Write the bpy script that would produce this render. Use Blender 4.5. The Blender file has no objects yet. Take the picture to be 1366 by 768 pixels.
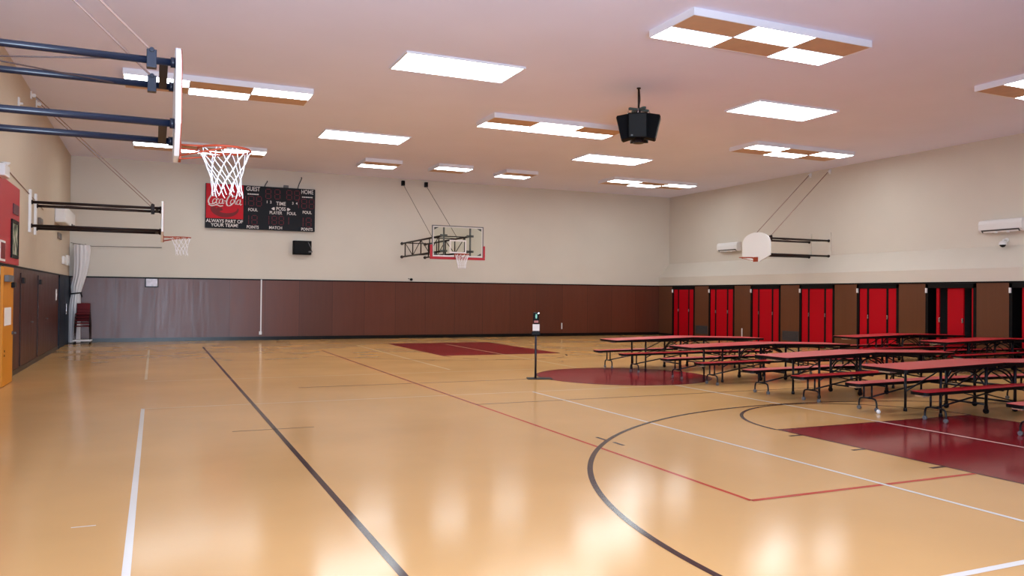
import bpy, bmesh, math, random
from mathutils import Vector, Matrix
random.seed(7)
C = bpy.context.scene.collection
PI = math.pi
XL, XR, XP, YB, YF, ZC, ZW = -2.605, 21.34, 20.78, 30.27, -1.6, 6.217, 2.2

# ------------------------------------------------------------------ materials
def srgb(r, g, b):
    f = lambda c: (c/255/12.92) if c/255 <= 0.04045 else ((c/255+0.055)/1.055)**2.4
    return (f(r), f(g), f(b), 1)
def mat(name, col, rough=0.5, metal=0.0, spec=0.5, noise=0.0, nscale=3.0, bump=0.0, bscale=30.0, emit=None, estr=0, coat=0.0, stretch=None):
    m = bpy.data.materials.new(name); m.use_nodes = True
    nt = m.node_tree; b = nt.nodes['Principled BSDF']
    b.inputs['Base Color'].default_value = col
    b.inputs['Roughness'].default_value = rough
    b.inputs['Metallic'].default_value = metal
    b.inputs['Specular IOR Level'].default_value = spec
    if coat:
        b.inputs['Coat Weight'].default_value = coat; b.inputs['Coat Roughness'].default_value = 0.15
    tc = nt.nodes.new('ShaderNodeTexCoord')
    mp = nt.nodes.new('ShaderNodeMapping'); nt.links.new(tc.outputs['Object'], mp.inputs['Vector'])
    if stretch: mp.inputs['Scale'].default_value = stretch
    if noise:
        n = nt.nodes.new('ShaderNodeTexNoise'); n.inputs['Scale'].default_value = nscale; n.inputs['Detail'].default_value = 4
        nt.links.new(mp.outputs['Vector'], n.inputs['Vector'])
        r = nt.nodes.new('ShaderNodeValToRGB')
        r.color_ramp.elements[0].position = 0.3; r.color_ramp.elements[1].position = 0.7
        r.color_ramp.elements[0].color = tuple(c*(1-noise) for c in col[:3])+(1,)
        r.color_ramp.elements[1].color = tuple(min(1, c*(1+noise)) for c in col[:3])+(1,)
        nt.links.new(n.outputs['Fac'], r.inputs['Fac']); nt.links.new(r.outputs['Color'], b.inputs['Base Color'])
    if bump:
        n2 = nt.nodes.new('ShaderNodeTexNoise'); n2.inputs['Scale'].default_value = bscale; n2.inputs['Detail'].default_value = 3
        nt.links.new(mp.outputs['Vector'], n2.inputs['Vector'])
        bp = nt.nodes.new('ShaderNodeBump'); bp.inputs['Strength'].default_value = bump; bp.inputs['Distance'].default_value = 0.02
        nt.links.new(n2.outputs['Fac'], bp.inputs['Height']); nt.links.new(bp.outputs['Normal'], b.inputs['Normal'])
    if emit:
        b.inputs['Emission Color'].default_value = emit; b.inputs['Emission Strength'].default_value = estr
    return m

FR = 0.13   # gloss of the sealed floor
def floor_mat(name, col, noise=0.06, bump=0.003):
    m = mat(name, col, FR, spec=0.13)
    nt = m.node_tree; b = nt.nodes['Principled BSDF']
    tc = nt.nodes.new('ShaderNodeTexCoord')
    n = nt.nodes.new('ShaderNodeTexNoise'); n.inputs['Scale'].default_value = 0.5; n.inputs['Detail'].default_value = 6
    nt.links.new(tc.outputs['Object'], n.inputs['Vector'])
    r = nt.nodes.new('ShaderNodeValToRGB')
    r.color_ramp.elements[0].position = 0.3; r.color_ramp.elements[1].position = 0.72
    r.color_ramp.elements[0].color = tuple(c*(1-noise) for c in col[:3])+(1,)
    r.color_ramp.elements[1].color = tuple(min(1, c*(1+noise)) for c in col[:3])+(1,)
    nt.links.new(n.outputs['Fac'], r.inputs['Fac']); nt.links.new(r.outputs['Color'], b.inputs['Base Color'])
    # gentle waves of the poured floor, long streaks across the hall
    mp = nt.nodes.new('ShaderNodeMapping'); mp.inputs['Scale'].default_value = (0.5, 1.6, 1)
    nt.links.new(tc.outputs['Object'], mp.inputs['Vector'])
    n2 = nt.nodes.new('ShaderNodeTexNoise'); n2.inputs['Scale'].default_value = 1.6; n2.inputs['Detail'].default_value = 3
    nt.links.new(mp.outputs['Vector'], n2.inputs['Vector'])
    bp = nt.nodes.new('ShaderNodeBump'); bp.inputs['Strength'].default_value = bump*4; bp.inputs['Distance'].default_value = 0.02
    nt.links.new(n2.outputs['Fac'], bp.inputs['Height']); nt.links.new(bp.outputs['Normal'], b.inputs['Normal'])
    mr = nt.nodes.new('ShaderNodeMapRange'); mr.inputs['To Min'].default_value = FR*0.75; mr.inputs['To Max'].default_value = FR*1.5
    nt.links.new(n.outputs['Fac'], mr.inputs['Value']); nt.links.new(mr.outputs['Result'], b.inputs['Roughness'])
    return m

M = {}
M['floor'] = floor_mat('floor_tan', srgb(209, 161, 102))
M['f_red'] = floor_mat('floor_red', srgb(134, 22, 32), 0.10)
M['f_white'] = floor_mat('floor_white', srgb(225, 218, 205), 0.05)
M['f_cream'] = floor_mat('floor_cream', srgb(222, 196, 152), 0.08)
M['f_black'] = floor_mat('floor_black', srgb(62, 38, 38), 0.1)
M['f_redline'] = floor_mat('floor_redline', srgb(186, 62, 44), 0.08)
M['f_brown'] = floor_mat('floor_brown', srgb(140, 96, 60), 0.12)
M['wall'] = mat('wall_cream_paint', srgb(205, 196, 184), 0.55, noise=0.02, nscale=0.8, bump=0.03, bscale=60)
M['wall_warm'] = mat('wall_warm_paint', srgb(196, 180, 160), 0.55, noise=0.02, nscale=0.8)
M['ceil'] = mat('ceiling_paint', srgb(226, 226, 250), 0.8, noise=0.02, nscale=0.6)
M['white'] = mat('white_paint', srgb(228, 226, 226), 0.45)
M['whiteplastic'] = mat('white_plastic', srgb(224, 222, 222), 0.35)
M['black'] = mat('black_trim', srgb(10, 8, 9), 0.5, spec=0.15)
M['blackmatte'] = mat('black_matte', srgb(9, 10, 14), 0.7, spec=0.12)
M['baseb'] = mat('baseboard_black', srgb(9, 10, 12), 0.28, spec=0.3)
M['darksteel'] = mat('dark_brown_steel', srgb(32, 19, 18), 0.5, spec=0.25)
M['navysteel'] = mat('navy_steel', srgb(18, 24, 40), 0.32, spec=0.4)
M['tabsteel'] = mat('table_frame_steel', srgb(13, 10, 17), 0.35, spec=0.3)
M['chrome'] = mat('chrome', srgb(220, 220, 225), 0.2, metal=0.9)
M['tabred'] = mat('table_red_laminate', srgb(184, 20, 34), 0.34, spec=0.28, noise=0.04, nscale=6)
M['tabedge'] = mat('table_black_edge', srgb(10, 5, 7), 0.5, spec=0.15)
M['doorred'] = mat('door_red_paint', srgb(172, 0, 20), 0.5, spec=0.15, noise=0.03, nscale=1)
M['panelred'] = mat('wall_red_paint', srgb(176, 34, 44), 0.5)
M['blackvoid'] = mat('pocket_black', srgb(6, 6, 8), 0.8)
M['orange'] = mat('door_orange_paint', srgb(206, 128, 16), 0.45, spec=0.3, noise=0.03, nscale=2)
M['rim'] = mat('rim_orange', srgb(158, 66, 42), 0.5, spec=0.2)
M['net'] = mat('net_white_cord', srgb(238, 236, 240), 0.8)
M['teal'] = mat('door_blue_paint', srgb(20, 34, 48), 0.5, spec=0.2)
M['curtain'] = mat('curtain_white', srgb(216, 212, 214), 0.8)
M['padred'] = mat('pad_red', srgb(176, 26, 44), 0.5)
M['cable'] = mat('cable_brown_grey', srgb(150, 122, 112), 0.5)
M['cabledark'] = mat('cable_dark', srgb(70, 52, 50), 0.5)
M['lens'] = mat('light_lens', srgb(255, 255, 255), 0.5, emit=(0.88, 0.97, 1.0, 1), estr=15.5)
M['blank'] = mat('light_blank_panel', srgb(196, 158, 128), 0.6, noise=0.05, nscale=4)
M['fixture'] = mat('light_fixture_white', srgb(226, 226, 234), 0.45)
M['grey'] = mat('grey_plastic', srgb(96, 96, 98), 0.5)
M['ventgrey'] = mat('vent_grey', srgb(60, 58, 60), 0.5)
M['boardblack'] = mat('scoreboard_black', srgb(24, 26, 33), 0.6, spec=0.2)
M['boardred'] = mat('scoreboard_red', srgb(190, 14, 32), 0.5, spec=0.2)
M['boarddark'] = mat('scoreboard_maroon', srgb(116, 30, 34), 0.5, spec=0.2)
M['letter'] = mat('lettering_white', srgb(222, 216, 214), 0.5)
M['segment'] = mat('digit_segment_dim', srgb(104, 36, 48), 0.5, spec=0.2)
M['chairred'] = mat('chair_red_plastic', srgb(96, 10, 20), 0.5, spec=0.2)
M['sangreen'] = mat('sanitizer_green', srgb(120, 200, 170), 0.4)
M['paper'] = mat('paper_white', srgb(226, 222, 218), 0.7)
M['beigebox'] = mat('thermostat_brown', srgb(110, 94, 84), 0.5)
M['mirror'] = mat('shiny_plate', srgb(196, 186, 196), 0.3, noise=0.25, nscale=9)
M['brownwall'] = None

def wood_mat(name, c1, c2, axis, sheet=1.22):
    m = mat(name, c1, 0.34, spec=0.5)
    nt = m.node_tree; b = nt.nodes['Principled BSDF']
    tc = nt.nodes.new('ShaderNodeTexCoord'); mp = nt.nodes.new('ShaderNodeMapping')
    mp.inputs['Scale'].default_value = (9, 9, 0.7)
    nt.links.new(tc.outputs['Object'], mp.inputs['Vector'])
    n = nt.nodes.new('ShaderNodeTexNoise'); n.inputs['Scale'].default_value = 1.2; n.inputs['Detail'].default_value = 6
    nt.links.new(mp.outputs['Vector'], n.inputs['Vector'])
    # whole-sheet tone: each 1.22 m sheet a little different
    sep = nt.nodes.new('ShaderNodeSeparateXYZ'); nt.links.new(tc.outputs['Object'], sep.inputs['Vector'])
    dv = nt.nodes.new('ShaderNodeMath'); dv.operation = 'DIVIDE'; dv.inputs[1].default_value = sheet
    nt.links.new(sep.outputs[axis], dv.inputs[0])
    fl = nt.nodes.new('ShaderNodeMath'); fl.operation = 'FLOOR'; nt.links.new(dv.outputs[0], fl.inputs[0])
    wn = nt.nodes.new('ShaderNodeTexWhiteNoise'); wn.noise_dimensions = '1D'; nt.links.new(fl.outputs[0], wn.inputs['W'])
    ad = nt.nodes.new('ShaderNodeMath'); ad.operation = 'MULTIPLY_ADD'; ad.inputs[1].default_value = 0.45
    nt.links.new(wn.outputs['Value'], ad.inputs[0])
    m2 = nt.nodes.new('ShaderNodeMath'); m2.operation = 'MULTIPLY'; m2.inputs[1].default_value = 0.6
    nt.links.new(n.outputs['Fac'], m2.inputs[0]); nt.links.new(m2.outputs[0], ad.inputs[2])
    r = nt.nodes.new('ShaderNodeValToRGB')
    r.color_ramp.elements[0].position = 0.15; r.color_ramp.elements[1].position = 0.85
    r.color_ramp.elements[0].color = c1; r.color_ramp.elements[1].color = c2
    nt.links.new(ad.outputs[0], r.inputs['Fac'])
    # dark seam
    fr = nt.nodes.new('ShaderNodeMath'); fr.operation = 'FRACT'; nt.links.new(dv.outputs[0], fr.inputs[0])
    lt = nt.nodes.new('ShaderNodeMath'); lt.operation = 'LESS_THAN'; lt.inputs[1].default_value = 0.012
    nt.links.new(fr.outputs[0], lt.inputs[0])
    mx = nt.nodes.new('ShaderNodeMixRGB'); mx.inputs['Color2'].default_value = tuple(c*0.55 for c in c1[:3])+(1,)
    nt.links.new(lt.outputs[0], mx.inputs['Fac']); nt.links.new(r.outputs['Color'], mx.inputs['Color1'])
    nt.links.new(mx.outputs['Color'], b.inputs['Base Color'])
    mr = nt.nodes.new('ShaderNodeMapRange'); mr.inputs['To Min'].default_value = 0.26; mr.inputs['To Max'].default_value = 0.46
    nt.links.new(n.outputs['Fac'], mr.inputs['Value']); nt.links.new(mr.outputs['Result'], b.inputs['Roughness'])
    return m
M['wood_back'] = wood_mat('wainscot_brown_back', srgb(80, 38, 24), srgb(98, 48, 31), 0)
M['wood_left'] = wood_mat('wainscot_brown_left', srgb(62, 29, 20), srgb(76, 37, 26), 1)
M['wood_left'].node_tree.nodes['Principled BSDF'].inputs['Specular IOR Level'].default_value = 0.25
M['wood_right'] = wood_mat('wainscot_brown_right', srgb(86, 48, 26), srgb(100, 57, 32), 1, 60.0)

def glass_mat():
    m = bpy.data.materials.new('backboard_glass'); m.use_nodes = True
    nt = m.node_tree; b = nt.nodes['Principled BSDF']
    b.inputs['Base Color'].default_value = (0.90, 0.97, 0.93, 1)
    b.inputs['Roughness'].default_value = 0.02; b.inputs['Transmission Weight'].default_value = 1.0
    b.inputs['IOR'].default_value = 1.05
    return m
M['glass'] = glass_mat()

def poster_mat():
    m = mat('poster_picture', srgb(120, 130, 110), 0.5)
    nt = m.node_tree; b = nt.nodes['Principled BSDF']
    tc = nt.nodes.new('ShaderNodeTexCoord')
    n = nt.nodes.new('ShaderNodeTexNoise'); n.inputs['Scale'].default_value = 6; n.inputs['Detail'].default_value = 3
    nt.links.new(tc.outputs['Object'], n.inputs['Vector'])
    r = nt.nodes.new('ShaderNodeValToRGB'); e = r.color_ramp.elements
    e[0].position = 0.38; e[0].color = srgb(40, 34, 34); e[1].position = 0.62; e[1].color = srgb(190, 180, 170)
    x = e.new(0.5); x.color = srgb(110, 130, 92)
    nt.links.new(n.outputs['Fac'], r.inputs['Fac']); nt.links.new(r.outputs['Color'], b.inputs['Base Color'])
    return m
M['poster'] = poster_mat()

# ------------------------------------------------------------------ mesh builder
class MB:
    def __init__(s): s.v = []; s.f = []; s.mi = []; s.sm = []
    def add(s, vs, fs, m=0, smooth=False, xf=None):
        o = len(s.v)
        s.v += [tuple(xf @ Vector(p)) if xf else tuple(p) for p in vs]
        for f in fs: s.f.append([i+o for i in f]); s.mi.append(m); s.sm.append(smooth)
        return s
    def box(s, a, b, m=0, xf=None):
        x0, y0, z0 = (min(p, q) for p, q in zip(a, b)); x1, y1, z1 = (max(p, q) for p, q in zip(a, b))
        return s.add([(x0,y0,z0),(x1,y0,z0),(x1,y1,z0),(x0,y1,z0),(x0,y0,z1),(x1,y0,z1),(x1,y1,z1),(x0,y1,z1)],
            [(0,3,2,1),(4,5,6,7),(0,1,5,4),(1,2,6,5),(2,3,7,6),(3,0,4,7)], m, False, xf)
    def tube(s, pts, r, n=8, m=0, closed=False, caps=True, rs=None):
        P = [Vector(p) for p in pts]; K = len(P); vs = []; fs = []
        up = Vector((0, 0, 1)); prev = None
        for i in range(K):
            if closed: t = P[(i+1) % K]-P[i-1]
            elif i == 0: t = P[1]-P[0]
            elif i == K-1: t = P[-1]-P[-2]
            else: t = (P[i+1]-P[i]).normalized()+(P[i]-P[i-1]).normalized()
            t.normalize()
            if prev is None:
                a = t.cross(up if abs(t.z) < 0.9 else Vector((1, 0, 0))).normalized()
            else:
                a = (prev-t*prev.dot(t)).normalized()
            prev = a; b = t.cross(a)
            rr = rs[i] if rs else r
            for k in range(n):
                an = 2*PI*k/n; vs.append(P[i]+(a*math.cos(an)+b*math.sin(an))*rr)
        for i in range(K if closed else K-1):
            j = (i+1) % K
            for k in range(n):
                l = (k+1) % n; fs.append((i*n+k, i*n+l, j*n+l, j*n+k))
        s.add(vs, fs, m, True)
        if caps and not closed:
            o = len(s.v)-len(vs)
            s.f.append([o+k for k in reversed(range(n))]); s.mi.append(m); s.sm.append(False)
            s.f.append([o+(K-1)*n+k for k in range(n)]); s.mi.append(m); s.sm.append(False)
        return s
    def cyl(s, a, b, r, n=16, m=0): return s.tube([a, b], r, n, m)
    def prism(s, poly, t0, t1, plane='xy', m=0, xf=None):
        # poly in 2D; extruded along the third axis from t0 to t1
        mk = {'xy': lambda p, t: (p[0], p[1], t), 'xz': lambda p, t: (p[0], t, p[1]), 'yz': lambda p, t: (t, p[0], p[1])}[plane]
        n = len(poly); vs = [mk(p, t0) for p in poly]+[mk(p, t1) for p in poly]
        fs = [tuple(reversed(range(n))), tuple(range(n, 2*n))]+[(i, (i+1) % n, n+(i+1) % n, n+i) for i in range(n)]
        return s.add(vs, fs, m, False, xf)
    def lathe(s, prof, n=24, m=0, c=(0, 0, 0)):
        vs = []; fs = []
        for r, z in prof:
            for k in range(n):
                a = 2*PI*k/n; vs.append((c[0]+r*math.cos(a), c[1]+r*math.sin(a), c[2]+z))
        for i in range(len(prof)-1):
            for k in range(n):
                l = (k+1) % n; fs.append((i*n+k, i*n+l, (i+1)*n+l, (i+1)*n+k))
        s.add(vs, fs, m, True)
        if prof[0][0] > 1e-4: s.add(vs[:n], [tuple(reversed(range(n)))], m)
        if prof[-1][0] > 1e-4: s.add(vs[-n:], [tuple(range(n))], m)
        return s
    def build(s, name, mats, parent=None, bevel=0.0, loc=None, fix=True, seg=2):
        me = bpy.data.meshes.new(name); me.from_pydata(s.v, [], s.f)
        if not isinstance(mats, (list, tuple)): mats = [mats]
        for mm in mats: me.materials.append(mm)
        me.polygons.foreach_set('material_index', s.mi); me.polygons.foreach_set('use_smooth', s.sm)
        if fix or bevel:
            bm = bmesh.new(); bm.from_mesh(me)
            if fix: bmesh.ops.recalc_face_normals(bm, faces=bm.faces)
            if bevel:
                es = [e for e in bm.edges if len(e.link_faces) == 2 and e.calc_face_angle(0) > 0.6]
                bmesh.ops.bevel(bm, geom=es, offset=bevel, segments=seg, profile=0.5, affect='EDGES', clamp_overlap=True)
            bm.to_mesh(me); bm.free()
        o = bpy.data.objects.new(name, me); C.objects.link(o)
        if parent: o.parent = parent
        if loc: o.location = loc
        return o

def tag(o, label, cat, group=None):
    o['label'] = label; o['category'] = cat
    if group: o['group'] = group
    return o
def thing(name, loc, label, cat, group=None, rz=0.0):
    o = bpy.data.objects.new(name, None); o.empty_display_size = 0.1; C.objects.link(o)
    o.location = loc; o.rotation_euler = (0, 0, rz)
    return tag(o, label, cat, group)
def struct(o): o['kind'] = 'structure'; return o
def dup(root, label, loc=None, rz=None):
    kids = {}
    for o in bpy.data.objects:
        if o.parent: kids.setdefault(o.parent.name, []).append(o)
    def cp(o, par):
        c = o.copy(); C.objects.link(c)
        if par: c.parent = par
        for k in kids.get(o.name, []): cp(k, c)
        return c
    r = cp(root, None); r['label'] = label
    if loc is not None: r.location = loc
    if rz is not None: r.rotation_euler = (0, 0, rz)
    return r
def box1(name, a, b, m, parent=None, bevel=0.0): return MB().box(a, b).build(name, m, parent, bevel)

# ------------------------------------------------------------------ floor with its court markings
def make_floor():
    ms = [M['floor'], M['f_red'], M['f_white'], M['f_cream'], M['f_black'], M['f_redline'], M['f_brown']]
    b = MB(); b.box((XL-0.3, YF-0.3, -0.2), (XR+0.3, YB+0.3, 0), 0)
    def q(x0, y0, x1, y1, m, z=0.0012): b.add([(x0,y0,z),(x1,y0,z),(x1,y1,z),(x0,y1,z)], [(0,1,2,3)], m)
    def vl(x, y0, y1, m, w=0.05, z=0.0016): q(x-w/2, min(y0,y1), x+w/2, max(y0,y1), m, z)
    def hl(y, x0, x1, m, w=0.05, z=0.0016): q(min(x0,x1), y-w/2, max(x0,x1), y+w/2, m, z)
    def arc(cx, cy, r, a0, a1, m, w=0.05, z=0.0018, n=72, dash=0):
        for i in range(n):
            if dash and (i // dash) % 2: continue
            t0 = math.radians(a0+(a1-a0)*i/n); t1 = math.radians(a0+(a1-a0)*(i+1)/n)
            p = [(cx+rr*math.cos(t), cy+rr*math.sin(t), z) for rr, t in ((r-w/2,t0),(r+w/2,t0),(r+w/2,t1),(r-w/2,t1))]
            b.add(p, [(0,1,2,3)], m)
    CX = 9.215
    # red keys and circle
    q(7.385, 2.27, 11.045, 8.06, 1); q(7.35, 21.2, 11.08, 27.0, 1)
    n = 72; cc = [(CX+1.83*math.cos(2*PI*i/n), 14.75+1.83*math.sin(2*PI*i/n), 0.0012) for i in range(n)]
    b.add(cc, [tuple(range(n))], 1); arc(CX, 14.75, 1.85, 0, 360, 4, 0.035)
    for x in (7.385, 11.045): vl(x, 2.27, 8.06, 4, 0.035)
    hl(8.06, 7.385, 11.045, 4, 0.035)
    arc(CX, 8.06, 1.85, 0, 180, 4, 0.05, z=0.002)
    arc(CX, 21.2, 1.83, 180, 360, 4, 0.045, z=0.002, dash=6)
    for y in (7.63, 6.66, 5.66): hl(y, 7.18, 7.38, 4, 0.05)
    # three point arcs, sideline, centre line
    arc(CX, 3.93, 6.05, 0, 180, 4, 0.055, z=0.0024, n=140)
    arc(CX, 25.4, 6.03, 180, 360, 6, 0.035, n=110)
    vl(1.397, 1.5, 26.75, 4, 0.055)
    hl(10.37, 0.89, 1.88, 4, 0.022)
    hl(14.79, 2.4, 7.38, 6, 0.04); hl(11.62, 4.6, 14.2, 6, 0.035)
    vl(4.9, 8.16, 8.42, 4, 0.045); vl(4.92, 7.84, 8.06, 4, 0.045)
    # red line
    vl(4.595, 5.32, 24.3, 5, 0.045); hl(5.32, 4.595, 7.37, 5, 0.055)
    # white lines
    vl(-0.137, 1.6, 12.86, 2, 0.05); vl(-0.137, 17.1, 25.9, 3, 0.05)
    hl(12.84, -0.137, 9.9, 3, 0.04); hl(16.74, -0.137, 8.1, 3, 0.03)
    vl(6.14, 1.6, 12.8, 2, 0.045, 0.002); vl(6.16, 17.2, 26.4, 3, 0.045)
    vl(CX, 2.27, 12.85, 2, 0.045, 0.002); vl(CX, 16.8, 26.2, 3, 0.045, 0.002)
    hl(3.4, 4.4, 9.6, 2, 0.06, 0.002)
    hl(6.56, -0.53, -0.37, 2, 0.018)
    return struct(b.build('floor', ms))
make_floor()

# ------------------------------------------------------------------ walls and ceiling
struct(box1('ceiling', (XL-0.3, YF-0.3, ZC), (XR+0.3, YB+0.3, ZC+0.2), M['ceil']))
wb = struct(box1('wall_back', (XL-0.3, YB, 0), (XR+0.3, YB+0.3, ZC), M['wall']))
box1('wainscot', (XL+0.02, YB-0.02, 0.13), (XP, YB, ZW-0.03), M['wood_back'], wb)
box1('top_rail', (XL+0.02, YB-0.03, ZW-0.03), (XP, YB, ZW+0.015), M['black'], wb)
struct(box1('baseboard_back', (XL+0.02, YB-0.035, 0), (XP, YB, 0.13), M['baseb']))
wl = struct(box1('wall_left', (XL-0.3, YF, 0), (XL, YB, ZC), M['wall_warm']))
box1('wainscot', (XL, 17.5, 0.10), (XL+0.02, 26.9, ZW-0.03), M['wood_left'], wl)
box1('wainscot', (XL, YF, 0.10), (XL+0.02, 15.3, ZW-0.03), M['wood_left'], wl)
box1('top_rail', (XL, YF, ZW-0.03), (XL+0.03, YB, ZW+0.01), M['black'], wl)
struct(box1('baseboard_left', (XL, 17.5, 0), (XL+0.035, 26.9, 0.10), M['baseb']))
wf = MB()
wf.box((XL-0.3, YF-0.3, 0), (-1.9, YF, ZC)).box((3.3, YF-0.3, 0), (XR+0.3, YF, ZC)).box((-1.9, YF-0.3, 2.9), (3.3, YF, ZC))
struct(wf.build('wall_front', M['wall']))
# right wall: upper part set back over a sloped ledge, lower part built out to hold table pockets
wr = struct(box1('wall_right', (XR, YF, 0), (XR+0.3, YB, ZC), M['wall']))
struct(MB().prism([(XP, 2.2), (XP, 2.58), (XR, 3.2), (XR, 2.2)], YF, YB, 'xz').build('trim_1', M['wall']))
wr = struct(bpy.data.objects.new('wall_right_lower', None)); C.objects.link(wr)

P0, PS, PW = 13.25, 2.53, 1.60
centres = [P0+PS*k for k in range(7)]
edges = [YF]+[v for c in centres for v in (c-PW/2, c+PW/2)]+[YB]
lo = MB()
for i in range(0, len(edges), 2): lo.box((XP, edges[i], 0.10), (XR, edges[i+1], ZW-0.03))
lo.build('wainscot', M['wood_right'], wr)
box1('top_rail', (XP-0.015, YF, ZW-0.03), (XR, YB, ZW+0.015), M['black'], wr)
bb = MB()
for i in range(0, len(edges), 2): bb.box((XP-0.012, edges[i], 0), (XR, edges[i+1], 0.10))
struct(bb.build('baseboard_right', M['baseb']))

for k, c in enumerate(centres):
    y0, y1 = c-PW/2, c+PW/2
    e = struct(bpy.data.objects.new('door_%d' % (7-k), None)); C.objects.link(e); e.location = (XP, c, 0)
    L = lambda y: y-c
    fr = MB(); f = 0.09
    for a, b in ((y0, y0+f), (y1-f, y1)): fr.box((-0.01, L(a), 0), (0.5, L(b), ZW-0.035))
    fr.box((-0.01, L(y0), ZW-0.16), (0.5, L(y1), ZW-0.035))
    fr.build('door_frame', M['black'], e, 0.004)
    box1('pocket_back', (0.46, L(y0), 0), (0.55, L(y1), ZW-0.04), M['blackvoid'], e)
    zt = ZW-0.165
    def panel(a, b, x=0.015, th=0.05): MB().box((x, a, 0.04), (x+th, b, zt)).build('red_panel', M['doorred'], e, 0.004)
    if k >= 2:      # closed: three red leaves, dark joints
        panel(L(y0)+0.105, L(y0)+0.39); panel(L(y0)+0.47, L(y1)-0.47); panel(L(y1)-0.39, L(y1)-0.105)
        for y in (L(y0)+0.43, L(y1)-0.43):
            box1('joint_post', (0.012, y-0.038, 0.03), (0.07, y+0.038, zt), M['black'], e)
            MB().box((-0.005, y-0.018, 1.08), (0.012, y+0.018, 1.2)).build('latch', M['chrome'], e, 0.004)
    else:           # pocket stands open: table gone, back leaf and slivers visible
        panel(L(y1)-1.17, L(y1)-0.67, 0.06); panel(L(y1)-0.40, L(y1)-0.31, 0.06); panel(L(y1)-1.52, L(y1)-1.42, 0.06)
        for y in (L(y1)-0.42, L(y1)-1.15):
            MB().box((0.03, y-0.022, 1.05), (0.058, y+0.022, 1.18)).build('latch', M['chrome'], e, 0.004)
    MB().box((-0.05, L(y1)-0.07, 1.9), (-0.01, L(y1)-0.015, 2.04)).build('catch', M['whiteplastic'], e, 0.004)

# blue doors at the end of the left wall
dl = struct(bpy.data.objects.new('door_8', None)); C.objects.link(dl); dl.location = (XL, 28.5, 0)
MB().box((0, -1.6, 0), (0.05, -1.5, 2.17)).box((0, 1.6, 0), (0.05, 1.7, 2.17)).box((0, -1.6, 2.1), (0.05, 1.7, 2.17)).build('door_frame', M['teal'], dl)
for s in (-1, 1):
    MB().box((0.005, 0.05 if s > 0 else -1.5, 0.01), (0.04, 1.6 if s > 0 else 0.03, 2.1)).build('door_leaf', M['teal'], dl, 0.004)
MB().tube([(0.04, -0.12, 1.0), (0.1, -0.12, 1.0), (0.1, -0.12, 1.3), (0.04, -0.12, 1.3)], 0.012).build('door_handle', M['chrome'], dl)

# ------------------------------------------------------------------ ceiling lights
def rect_frame(b, x0, y0, x1, y1, w, z0, z1, m=0):
    b.box((x0,y0,z0),(x1,y0+w,z1),m).box((x0,y1-w,z0),(x1,y1,z1),m).box((x0,y0+w,z0),(x0+w,y1-w,z1),m).box((x1-w,y0+w,z0),(x1,y1-w,z1),m)
def flush_light(x, y, label):
    t = thing('flush_light', (x, y, ZC), label, 'ceiling light', 'flush single-panel ceiling lights')
    b = MB(); rect_frame(b, -1.22, -0.61, 1.22, 0.61, 0.035, -0.035, 0.0)
    b.build('frame', M['fixture'], t)
    box1('diffuser', (-1.185, -0.575, -0.02), (1.185, 0.575, -0.004), M['lens'], t)
    return t
HB = 0.12
def grid_light(x, y, nx, lit, label, group):
    w = 1.265; hx = nx*w/2; hy = 0.62
    t = thing('box_light', (x, y, ZC), label, 'ceiling light', group)
    b = MB(); rect_frame(b, -hx, -hy, hx, hy, 0.02, -HB, 0); b.box((-hx+0.02, -hy+0.02, -0.02), (hx-0.02, hy-0.02, 0))
    b.box((-hx+0.02, -0.012, -HB), (hx-0.02, 0.012, -HB+0.03))
    for i in range(1, nx): b.box((-hx+i*w-0.012, -hy+0.02, -HB), (-hx+i*w+0.012, hy-0.02, -HB+0.03))
    b.build('housing', M['fixture'], t)
    for i in range(nx):
        for j in range(2):     # j 0 near row, 1 far row
            xa, xb = -hx+i*w+0.014, -hx+(i+1)*w-0.014
            ya, yb = (-hy+0.022, -0.014) if j == 0 else (0.014, hy-0.022)
            on = lit[j][i] == '1'
            box1('diffuser' if on else 'blank_panel', (xa, ya, -HB+0.004), (xb, yb, -HB+0.014), M['lens' if on else 'blank'], t)
    return t
flush_light(5.42, 14.9, 'bright flush ceiling panel nearest the camera, left of the hanging speakers')
flush_light(5.42, 22.65, 'bright flush ceiling panel above and right of the scoreboard')
flush_light(13.72, 14.9, 'bright flush ceiling panel right of the hanging speakers')
flush_light(13.68, 22.65, 'bright flush ceiling panel just behind and below the hanging speakers')
gB = 'checkered box ceiling lights'
grid_light(9.5, 10.8, 3, ['010', '101'], 'checkered box ceiling light, largest, at the top of the photo', gB)
grid_light(9.5, 18.8, 3, ['010', '111'], 'box ceiling light with four lit cells beside the hanging speakers', gB)
grid_light(17.65, 10.8, 3, ['101', '010'], 'checkered box ceiling light cut off by the right edge', gB)
grid_light(17.65, 18.7, 3, ['101', '010'], 'checkered box ceiling light above the white fan backboard', gB)
grid_light(17.65, 26.5, 3, ['101', '010'], 'checkered box ceiling light farthest back, near the right corner', gB)
grid_light(1.25, 18.5, 3, ['101', '010'], 'checkered box ceiling light behind the front left backboard arms', gB)
grid_light(1.25, 26.5, 3, ['101', '010'], 'checkered box ceiling light crossing behind the front hoop rim', gB)
gS = 'small two-cell box ceiling lights'
grid_light(6.95, 26.75, 1, ['0', '1'], 'small box ceiling light right of the scoreboard, leftmost of three', gS)
grid_light(9.48, 26.65, 1, ['1', '0'], 'small box ceiling light above the glass backboard, lit on its near half', gS)
grid_light(12.05, 26.75, 1, ['0', '1'], 'small box ceiling light right of the glass backboard, rightmost of three', gS)

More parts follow.
